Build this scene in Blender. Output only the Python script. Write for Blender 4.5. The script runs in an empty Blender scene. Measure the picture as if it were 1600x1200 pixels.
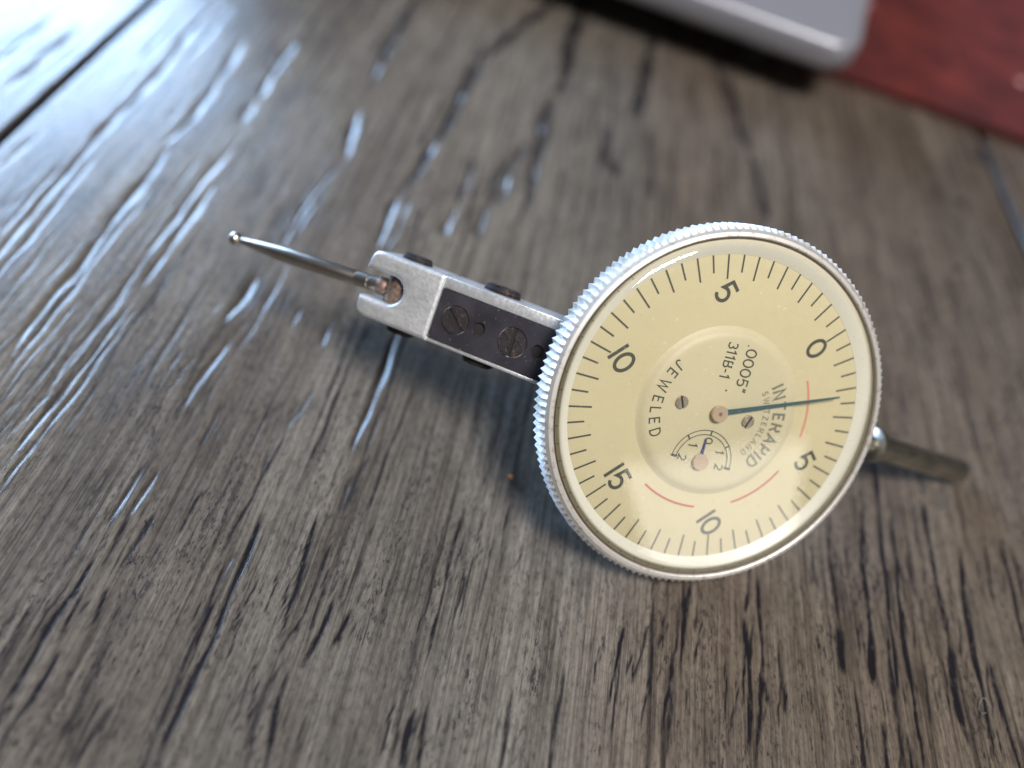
import bpy, bmesh, math, random
import numpy as np
from mathutils import Vector, Matrix
from mathutils.geometry import tessellate_polygon

rnd = random.Random(7)
nr = np.random.RandomState(5)
SC = bpy.context.scene
COL = SC.collection
R_ = math.radians
U = 0.0158            # one modelling unit = radius of the dial scale = 15.8 mm

# ------------------------------------------------------------------ camera, world, light
FPX = 1270.0
nrm = lambda v: np.asarray(v, float) / np.linalg.norm(v)
Nn = nrm([.19, .64, .75])                          # table normal in the camera frame
g = np.array([305 / FPX, 1400 / FPX, -1.0]); g = g - (g @ Nn) * Nn
Fw = nrm(g)                                        # grain direction
Rt = np.cross(Fw, Nn)
M3 = np.stack([Rt, Fw, Nn])                        # camera frame -> world frame
H_T = 4.79                                         # camera height above the table (units)
CAM = np.array([0, 0, H_T])
OFF = np.array([1.1, 4.2, 0.0])                    # moves the origin to below the instrument
def c2w(v): return M3 @ np.asarray(v, float)
def cp(v): return c2w(v) + CAM - OFF               # camera-frame point -> world (units)
def ray(x, y): return c2w([(x - 800) / FPX, -(y - 600) / FPX, -1.0])
C0 = CAM - OFF
def on_plane(x, y, o, n):
    r = ray(x, y); return C0 + r * (((o - C0) @ n) / (r @ n))
def on_table(x, y, h=0.0): return on_plane(x, y, np.array([0, 0, h]), np.array([0, 0, 1.0]))

cam_d = bpy.data.cameras.new("camera"); cam = bpy.data.objects.new("camera", cam_d); COL.objects.link(cam)
m = Matrix.Identity(4)
for i in range(3):
    for j in range(3): m[i][j] = M3[i][j]
    m[i][3] = C0[i] * U
cam.matrix_world = m
cam_d.sensor_width = 36; cam_d.lens = 36 * FPX / 1600
cam_d.clip_start = 0.005; cam_d.clip_end = 20
cam_d.dof.use_dof = True; cam_d.dof.focus_distance = 5.02 * U; cam_d.dof.aperture_fstop = 9.2
SC.camera = cam
SC.view_settings.view_transform = 'Standard'; SC.view_settings.look = 'None'
SC.view_settings.exposure = 0; SC.view_settings.gamma = 1

w = bpy.data.worlds.new("World"); SC.world = w; w.use_nodes = True
nt = w.node_tree; nt.nodes["Background"].inputs[0].default_value = (0.95, 0.92, 0.90, 1); nt.nodes["Background"].inputs[1].default_value = 0.055

def area(name, target, direction, dist, sx, sy, power, color):
    l = bpy.data.lights.new(name, 'AREA'); l.shape = 'RECTANGLE'; l.size = sx; l.size_y = sy; l.energy = power; l.color = color
    o = bpy.data.objects.new(name, l); COL.objects.link(o)
    d = Vector(direction).normalized(); o.location = Vector(target) + d * dist
    o.rotation_euler = d.to_track_quat('Z', 'Y').to_euler()
    return o
area("window_light", (0, 0, 0), (-0.74, 0.64, 0.34), 1.3, 0.84, 0.44, 30, (0.45, 0.67, 1.0))
area("ceiling_bounce_light", (0, 0, 0.0), (0.22, -0.36, 0.90), 1.4, 0.45, 0.42, 29, (1.0, 0.965, 0.93))
area("room_window_light", (0.02, 0, 0.015), (0.70, -0.68, 0.13), 1.6, 0.42, 0.34, 2.1, (1.0, 0.96, 0.90))

# ------------------------------------------------------------------ materials
def mat(name, col=(.5, .5, .5), rough=.5, metal=0.0, spec=.5, coat=0.0):
    m = bpy.data.materials.new(name); m.use_nodes = True
    b = m.node_tree.nodes["Principled BSDF"]
    b.inputs["Base Color"].default_value = (*col, 1); b.inputs["Roughness"].default_value = rough
    b.inputs["Metallic"].default_value = metal; b.inputs["Specular IOR Level"].default_value = spec
    b.inputs["Coat Weight"].default_value = coat
    return m
class N:
    def __init__(s, m): s.t = m.node_tree; s.b = s.t.nodes["Principled BSDF"]; s.n = 0
    def add(s, typ, **kw):
        x = s.t.nodes.new(typ)
        for k, v in kw.items(): setattr(x, k, v)
        return x
    def L(s, a, b): s.t.links.new(a, b)
    def coords(s, scale=(1, 1, 1), rot=(0, 0, 0)):
        tc = s.add("ShaderNodeTexCoord"); mp = s.add("ShaderNodeMapping")
        mp.inputs["Scale"].default_value = [k / U for k in scale]; mp.inputs["Rotation"].default_value = rot
        s.L(tc.outputs["Object"], mp.inputs["Vector"]); return mp.outputs[0]
    def noise(s, vec, scale, detail=3, rough=.5, dist=0):
        x = s.add("ShaderNodeTexNoise"); x.inputs["Scale"].default_value = scale; x.inputs["Detail"].default_value = detail
        x.inputs["Roughness"].default_value = rough; x.inputs["Distortion"].default_value = dist
        s.L(vec, x.inputs["Vector"]); return x.outputs["Fac"]
    def ramp(s, fac, *stops):
        x = s.add("ShaderNodeValToRGB"); e = x.color_ramp.elements
        while len(e) < len(stops): e.new(.5)
        for el, (p, c) in zip(e, stops):
            el.position = p; el.color = (*(c if isinstance(c, tuple) else (c, c, c)), 1)
        s.L(fac, x.inputs[0]); return x.outputs[0]
    def mix(s, fac, a, b, mode='MIX'):
        x = s.add("ShaderNodeMix", data_type='RGBA', blend_type=mode)
        for v, i in ((fac, 0), (a, 6), (b, 7)):
            if isinstance(v, (int, float)): x.inputs[i].default_value = v if i == 0 else (v, v, v, 1)
            elif isinstance(v, tuple): x.inputs[i].default_value = (*v, 1)
            else: s.L(v, x.inputs[i])
        return x.outputs[2]
    def math(s, op, a, b=0.0):
        x = s.add("ShaderNodeMath", operation=op)
        for v, i in ((a, 0), (b, 1)):
            if isinstance(v, (int, float)): x.inputs[i].default_value = v
            else: s.L(v, x.inputs[i])
        return x.outputs[0]
    def bump(s, h, dist, strength=1.0, prev=None):
        x = s.add("ShaderNodeBump"); x.inputs["Distance"].default_value = dist * U; x.inputs["Strength"].default_value = strength
        s.L(h, x.inputs["Height"])
        if prev is not None: s.L(prev, x.inputs["Normal"])
        return x.outputs[0]

def wood_material():
    m = mat("wood_grey", rough=.4); n = N(m)
    at = n.add("ShaderNodeAttribute"); at.attribute_name = "stain"; stain = at.outputs["Fac"]
    tone = n.add("ShaderNodeAttribute"); tone.attribute_name = "tone"; tone = tone.outputs["Fac"]
    big = n.noise(n.coords((1, .25, 1)), .55, 3, .55)
    mid = n.noise(n.coords((1, .05, 1)), 4.5, 4, .6, .2)
    fine = n.noise(n.coords((1, .022, 1)), 20, 5, .7, .15)
    hair = n.noise(n.coords((1, .02, 1)), 70, 4, .65, .1)
    fuzz = n.noise(n.coords((1, .45, 1)), 34, 5, .7)
    cloud = n.noise(n.coords((1, .4, 1)), 5.0, 4, .6)
    cg = n.ramp(big, (.30, (.084, .074, .064)), (.5, (.128, .114, .098)), (.72, (.156, .141, .122)))
    cb = n.ramp(big, (.30, (.076, .058, .045)), (.5, (.106, .084, .067)), (.72, (.124, .102, .082)))
    c = n.mix(tone, cg, cb)
    c = n.mix(.8, c, n.ramp(mid, (.28, (.62, .58, .56)), (.44, (.95, .94, .93)), (.7, (1.12, 1.12, 1.11))), 'MULTIPLY')
    c = n.mix(.9, c, n.ramp(fine, (.32, (.45, .42, .40)), (.45, (.92, .91, .90)), (.66, (1.32, 1.32, 1.31))), 'MULTIPLY')
    c = n.mix(.8, c, n.ramp(hair, (.34, .50), (.5, 1.0), (.68, 1.25)), 'MULTIPLY')
    c = n.mix(.85, c, n.ramp(fuzz, (.32, .52), (.46, .96), (.68, 1.25)), 'MULTIPLY')
    c = n.mix(.8, c, n.ramp(cloud, (.30, .70), (.5, 1.0), (.70, 1.12)), 'MULTIPLY')
    drift = n.noise(n.coords((1, .3, 1)), 1.8, 3, .6)
    sp = n.noise(n.coords((1, .20, 1)), 42, 4, .68)
    pore = n.math('MULTIPLY', n.ramp(sp, (.555, 0.0), (.645, 1.0)), n.ramp(drift, (.42, 0.1), (.60, 1.0)))
    sp2 = n.noise(n.coords((1, .045, 1)), 36, 4, .65, .1)
    dash = n.math('MULTIPLY', n.ramp(sp2, (.60, 0.0), (.68, .95)), n.ramp(drift, (.40, 1.0), (.62, .5)))
    dot = n.noise(n.coords((1, .40, 1)), 20, 5, .7)
    dots = n.math('MULTIPLY', n.ramp(dot, (.66, 0.0), (.71, .8)), n.ramp(cloud, (.42, 1.0), (.60, .1)))
    stip = n.noise(n.coords((1, .30, 1)), 52, 3, .6)
    dr2 = n.noise(n.coords((1, .22, 1)), 3.4, 4, .65)
    stip = n.math('MULTIPLY', n.ramp(stip, (.565, 0.0), (.60, 1.0)), n.ramp(dr2, (.47, 0.0), (.60, 1.0)))
    pa = n.math('MAXIMUM', n.math('MAXIMUM', n.math('MAXIMUM', pore, stip), dash), dots)
    c = n.mix(n.math('MULTIPLY', pa, .86), c, (.026, .022, .024))
    edge = n.noise(n.coords((1, .25, 1)), 34, 4, .65)
    st = n.math('MULTIPLY', stain, n.ramp(edge, (.30, .60), (.50, 1.35)))
    c = n.mix(st, c, (.011, .010, .013))
    n.L(c, n.b.inputs["Base Color"])
    rr = n.ramp(n.noise(n.coords((1, .15, 1)), 5, 3), (.3, .17), (.7, .27))
    n.L(rr, n.b.inputs["Roughness"])
    b1 = n.bump(mid, .010, .25)
    b2 = n.bump(fine, .009, .45, b1)
    b3 = n.bump(n.math('SUBTRACT', hair, n.math('MULTIPLY', pa, .15)), .0030, .5, b2)
    n.L(b3, n.b.inputs["Normal"])
    return m
M = {}
M['wood'] = wood_material()
M['gap'] = mat("joint_dark", (.02, .018, .02), .8)
def cast_silver():
    m = mat("satin_cast_silver", (.60, .61, .62), .38, .72); n = N(m)
    a = n.noise(n.coords(), 38, 4, .6); b = n.noise(n.coords(), 7, 3, .6)
    c = n.ramp(b, (.3, (.62, .63, .65)), (.7, (.76, .77, .79)))
    c = n.mix(n.ramp(a, (.62, 0.0), (.74, .6)), c, (.25, .24, .22))
    n.L(c, n.b.inputs["Base Color"]); n.L(n.ramp(a, (.3, .36), (.7, .52)), n.b.inputs["Roughness"])
    n.L(n.bump(n.noise(n.coords(), 34, 4, .6), .0045, .5), n.b.inputs["Normal"]); return m
M['cast'] = cast_silver()
def blackened():
    m = mat("blackened_steel", (.035, .034, .045), .42, .35); n = N(m)
    dust = n.noise(n.coords(), 60, 2, .5); scr = n.noise(n.coords((1, .08, 1), (0, 0, .5)), 60, 2)
    c = n.mix(n.ramp(dust, (.70, 0.0), (.74, .75)), n.ramp(n.noise(n.coords(), 5, 3), (.3, (.030, .028, .037)), (.7, (.058, .054, .068))), (.32, .27, .23))
    c = n.mix(n.ramp(scr, (.66, 0.0), (.75, .2)), c, (.2, .19, .21))
    n.L(c, n.b.inputs["Base Color"]); n.L(n.bump(scr, .002, .4), n.b.inputs["Normal"]); return m
M['black'] = blackened()
def rusty():
    m = mat("rusty_blackened_screw", (.06, .045, .04), .6, .5); n = N(m)
    a = n.noise(n.coords(), 28, 4, .7); b = n.noise(n.coords(), 7, 3, .6)
    c = n.ramp(a, (.40, (.020, .017, .019)), (.56, (.055, .036, .032)), (.72, (.20, .13, .10)))
    c = n.mix(n.ramp(b, (.4, 0.0), (.6, .75)), (.035, .031, .036), c)
    n.L(c, n.b.inputs["Base Color"]); n.L(n.bump(a, .01, .7), n.b.inputs["Normal"]); return m
M['rust'] = rusty()
M['pivot'] = mat("browned_steel", (.20, .125, .095), .5, .7)
_n = N(M['pivot']); _n.L(_n.ramp(_n.noise(_n.coords(), 30, 3, .6), (.36, (.15, .095, .075)), (.66, (.34, .25, .20))), _n.b.inputs["Base Color"])
M['steel'] = mat("worn_nickel_steel", (.52, .49, .45), .30, 1.0)
_n = N(M['steel']); _n.L(_n.ramp(_n.noise(_n.coords(), 9, 3, .6), (.35, (.46, .42, .37)), (.65, (.56, .52, .47))), _n.b.inputs["Base Color"])
M['stem'] = mat("dull_nickel_stem", (.30, .27, .23), .34, 1.0)
_n = N(M['stem']); _n.L(_n.ramp(_n.noise(_n.coords(), 6, 3, .6), (.35, (.30, .285, .25)), (.65, (.50, .46, .38))), _n.b.inputs["Base Color"])
M['chrome'] = mat("satin_chrome_knurl", (.95, .93, .92), .42, .5)
_n = N(M['chrome']); _n.L(_n.ramp(_n.noise(_n.coords(), 22, 3, .6), (.3, .38), (.7, .55)), _n.b.inputs["Roughness"])
_n.L(_n.ramp(_n.noise(_n.coords(), 5, 4, .7), (.38, (.66, .62, .56)), (.5, (.93, .92, .92))), _n.b.inputs["Base Color"])
M['lip'] = mat("satin_chrome_lip", (.5, .48, .44), .48, .6)
_n = N(M['lip']); _n.L(_n.ramp(_n.noise(_n.coords(), 26, 4, .6), (.32, (.44, .40, .35)), (.46, (.64, .62, .59))), _n.b.inputs["Base Color"])
M['groove'] = mat("grime_in_groove", (.14, .105, .08), .8)
def dial_paint(name, c1, c2):
    m = mat(name, c1, .5); n = N(m)
    c = n.ramp(n.noise(n.coords(), 1.6, 3, .5), (.3, c1), (.7, c2))
    c = n.mix(n.ramp(n.noise(n.coords(), 3.2, 5, .65), (.48, 0.0), (.72, .16)), c, (.36, .27, .13))
    c = n.mix(n.ramp(n.noise(n.coords(), 30, 2, .5), (.72, 0.0), (.78, .25)), c, (.25, .18, .10))
    n.L(c, n.b.inputs["Base Color"]); return m
M['dial'] = dial_paint("aged_cream_dial", (.505, .460, .300), (.555, .505, .335))
M['inner'] = dial_paint("aged_cream_centre", (.495, .460, .320), (.540, .500, .350))
M['rehaut'] = mat("pale_grey_inner_ring", (.68, .68, .63), .38)
M['edge'] = mat("crystal_edge_dial_reflection", (.60, .57, .47), .3)  # cream of the dial mirrored in the crystal edge, painted as its colour
M['ink'] = mat("dial_ink_grey", (.040, .043, .032), .6)
M['ink_soft'] = mat("worn_ink_and_tick_reflection", (.16, .16, .125), .6)
M['red'] = mat("dial_ink_red", (.38, .03, .03), .6)
M['pink'] = mat("dial_ink_faded_red", (.58, .21, .15), .6)
M['needle'] = mat("blued_steel_hand", (.060, .135, .165), .35, .6)
M['blue'] = mat("bright_blued_hand", (.035, .05, .20), .35, .5)
M['brass'] = mat("pinkish_brass_hub", (.56, .45, .34), .42, .6)
M['nickel'] = mat("dial_screw_nickel", (.48, .43, .36), .3, 1.0)
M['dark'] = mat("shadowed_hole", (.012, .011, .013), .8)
def crystal():
    m = bpy.data.materials.new("acrylic_crystal"); m.use_nodes = True; t = m.node_tree; t.nodes.clear()
    o = t.nodes.new("ShaderNodeOutputMaterial"); mx = t.nodes.new("ShaderNodeMixShader"); fr = t.nodes.new("ShaderNodeFresnel")
    fr.inputs[0].default_value = 1.6
    tr = t.nodes.new("ShaderNodeBsdfTransparent"); tr.inputs[0].default_value = (.985, .975, .95, 1)
    gl = t.nodes.new("ShaderNodeBsdfAnisotropic") if False else t.nodes.new("ShaderNodeBsdfGlossy"); gl.inputs["Roughness"].default_value = .025
    di = t.nodes.new("ShaderNodeBsdfDiffuse"); di.inputs[0].default_value = (.8, .8, .76, 1)
    m2 = t.nodes.new("ShaderNodeMixShader"); m2.inputs[0].default_value = .03
    tc = t.nodes.new('ShaderNodeTexCoord'); nz = t.nodes.new('ShaderNodeTexNoise'); nz.inputs['Scale'].default_value = 38 / U; nz.inputs['Detail'].default_value = 2; t.links.new(tc.outputs['Object'], nz.inputs['Vector'])
    rp = t.nodes.new('ShaderNodeMapRange'); rp.inputs[1].default_value = .66; rp.inputs[2].default_value = .76; rp.inputs[3].default_value = .025; rp.inputs[4].default_value = .22; t.links.new(nz.outputs['Fac'], rp.inputs[0]); t.links.new(rp.outputs[0], m2.inputs[0])
    t.links.new(tr.outputs[0], m2.inputs[1]); t.links.new(di.outputs[0], m2.inputs[2])
    t.links.new(fr.outputs[0], mx.inputs[0]); t.links.new(m2.outputs[0], mx.inputs[1]); t.links.new(gl.outputs[0], mx.inputs[2])
    t.links.new(mx.outputs[0], o.inputs[0]); return m
M['crystal'] = crystal()

# ------------------------------------------------------------------ mesh helpers
class Fr:                                          # a local frame: origin + three axes, in units
    def __init__(s, o, x, y, z): s.o, s.x, s.y, s.z = (np.asarray(k, float) for k in (o, x, y, z))
    def p(s, v): v = np.asarray(v, float); return s.o + v[..., 0:1] * s.x + v[..., 1:2] * s.y + v[..., 2:3] * s.z
    def at(s, v): return Fr(s.p(v), s.x, s.y, s.z)
class MB:
    def __init__(s): s.v = []; s.f = []; s.n = 0
    def add(s, pts, faces):
        pts = np.asarray(pts, float); s.v.append(pts)
        s.f += [tuple(i + s.n for i in f) for f in faces]; s.n += len(pts)
    def build(s, name, material, parent=None, smooth=True, angle=35, origin=None):
        me = bpy.data.meshes.new(name); V = np.concatenate(s.v) * U
        org = np.array(origin) * U if origin is not None else (V.mean(0) if parent is None else np.zeros(3))
        if parent is not None: org = np.array(parent['_o'])
        me.from_pydata((V - org).tolist(), [], s.f); me.validate()
        bm = bmesh.new(); bm.from_mesh(me); bmesh.ops.recalc_face_normals(bm, faces=bm.faces)
        if smooth:
            for f in bm.faces: f.smooth = True
            for e in bm.edges:
                if len(e.link_faces) == 2 and e.calc_face_angle(0) > R_(angle): e.smooth = False
        bm.to_mesh(me); bm.free()
        me.materials.append(material)
        o = bpy.data.objects.new(name, me); COL.objects.link(o)
        if parent is None: o.location = org
        else: o.parent = parent
        o['_o'] = org.tolist()
        return o
def lathe(fr, prof, n=96, rfun=None, closed=False):
    mb = MB(); pts = []
    for k in range(n):
        a = 2 * math.pi * k / n
        for (r, z) in prof:
            pts.append((r * math.cos(a), r * math.sin(a), z))
    L = len(prof); F = []
    rng = L if closed else L - 1
    for k in range(n):
        k2 = (k + 1) % n
        for i in range(rng):
            j = (i + 1) % L
            F.append((k * L + i, k2 * L + i, k2 * L + j, k * L + j))
    if not closed:
        for i in (0, L - 1):
            if prof[i][0] > 1e-6 and getattr(lathe, 'cap', True): pass
    mb.add(fr.p(np.array(pts)), F); return mb
def disc_lathe(fr, prof, n=64):                     # profile ends capped with an n-gon
    mb = lathe(fr, prof, n); L = len(prof)
    for i in (0, L - 1):
        mb.f.append(tuple(k * L + i for k in range(n)))
    return mb
def prism(fr, outer, holes, z0, z1, mb=None):
    mb = mb or MB(); loops = [outer] + list(holes)
    tri = tessellate_polygon([[Vector((p[0], p[1], 0)) for p in l] for l in loops])
    flat = [p for l in loops for p in l]; n = len(flat)
    pts = np.array([(p[0], p[1], z0) for p in flat] + [(p[0], p[1], z1) for p in flat])
    F = [tuple(t) for t in tri] + [tuple(i + n for i in t) for t in tri]
    b = 0
    for l in loops:
        for i in range(len(l)):
            j = (i + 1) % len(l); F.append((b + i, b + j, b + j + n, b + i + n))
        b += len(l)
    mb.add(fr.p(pts), F); return mb
def soft_prism(fr, outline, z0, z1, rad, seg=4):
    """an extruded outline whose top and bottom rims are rounded"""
    P = [np.array(p, float) for p in outline]; n = len(P)
    ar = sum(P[i][0] * P[(i + 1) % n][1] - P[(i + 1) % n][0] * P[i][1] for i in range(n))
    if ar < 0: P = P[::-1]
    nm = []
    for i in range(n):
        d1 = nrm(P[i] - P[i - 1]); d2 = nrm(P[(i + 1) % n] - P[i]); m_ = nrm(np.array([d1[1] + d2[1], -d1[0] - d2[0]])); nm.append(m_ / max(.5, m_ @ np.array([d1[1], -d1[0]])))
    lev = [(rad * (1 - math.sin(t)), z0 + rad * (1 - math.cos(t))) for t in np.linspace(0, math.pi / 2, seg + 1)]
    lev = [(i_, z0 + (rad - rad * math.cos(math.asin(1 - i_ / rad)))) for i_ in [rad * (1 - math.sin(t)) for t in np.linspace(0, math.pi / 2, seg + 1)]]
    lev += [(i_, z1 - (z - z0)) for i_, z in lev[::-1]]
    V = []; F = []
    for ins, z in lev: V += [(*(P[i] - nm[i] * ins), z) for i in range(n)]
    for l in range(len(lev) - 1):
        for i in range(n): j = (i + 1) % n; F.append((l * n + i, l * n + j, (l + 1) * n + j, (l + 1) * n + i))
    for l in (0, len(lev) - 1):
        tri = tessellate_polygon([[Vector((v[0], v[1], 0)) for v in V[l * n:(l + 1) * n]]]); F += [tuple(t + l * n for t in tr) for tr in tri]
    mb = MB(); mb.add(fr.p(np.array(V)), F); return mb
def circle(cx, cy, r, n=40, a0=0, a1=360):
    return [(cx + r * math.cos(R_(a0 + (a1 - a0) * k / n)), cy + r * math.sin(R_(a0 + (a1 - a0) * k / n))) for k in range(n)]
def ribbon(mb, fr, pts, wd, z, closed=False):
    """a flat stroke of constant width along a polyline, mitred"""
    P = [np.array(p, float) for p in pts]; n = len(P); Lp = []; Rp = []
    for i in range(n):
        a = P[i - 1] if (i > 0 or closed) else None; b = P[(i + 1) % n] if (i < n - 1 or closed) else None
        d1 = nrm(P[i] - a) if a is not None else None; d2 = nrm(b - P[i]) if b is not None else None
        if d1 is None: d1 = d2
        if d2 is None: d2 = d1
        n1 = np.array([-d1[1], d1[0]]); n2 = np.array([-d2[1], d2[0]]); mv = n1 + n2
        if np.linalg.norm(mv) < 1e-6: mv = n1
        mv = nrm(mv); k = wd / 2 / max(.4, mv @ n1)
        Lp.append(P[i] + mv * k); Rp.append(P[i] - mv * k)
    pts3 = np.array([(*q, z) for q in Lp] + [(*q, z) for q in Rp]); F = []
    for i in range(n if closed else n - 1):
        j = (i + 1) % n; F.append((i, j, j + n, i + n))
    mb.add(fr.p(pts3), F)

def set_thing(o, label, cat, group=None):
    o['label'] = label; o['category'] = cat
    if group: o['group'] = group
def empty(name, loc_units, label, cat):
    e = bpy.data.objects.new(name, None); COL.objects.link(e); e.empty_display_size = .01
    e.location = np.array(loc_units) * U; e['_o'] = (np.array(loc_units) * U).tolist(); set_thing(e, label, cat); return e

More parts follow.
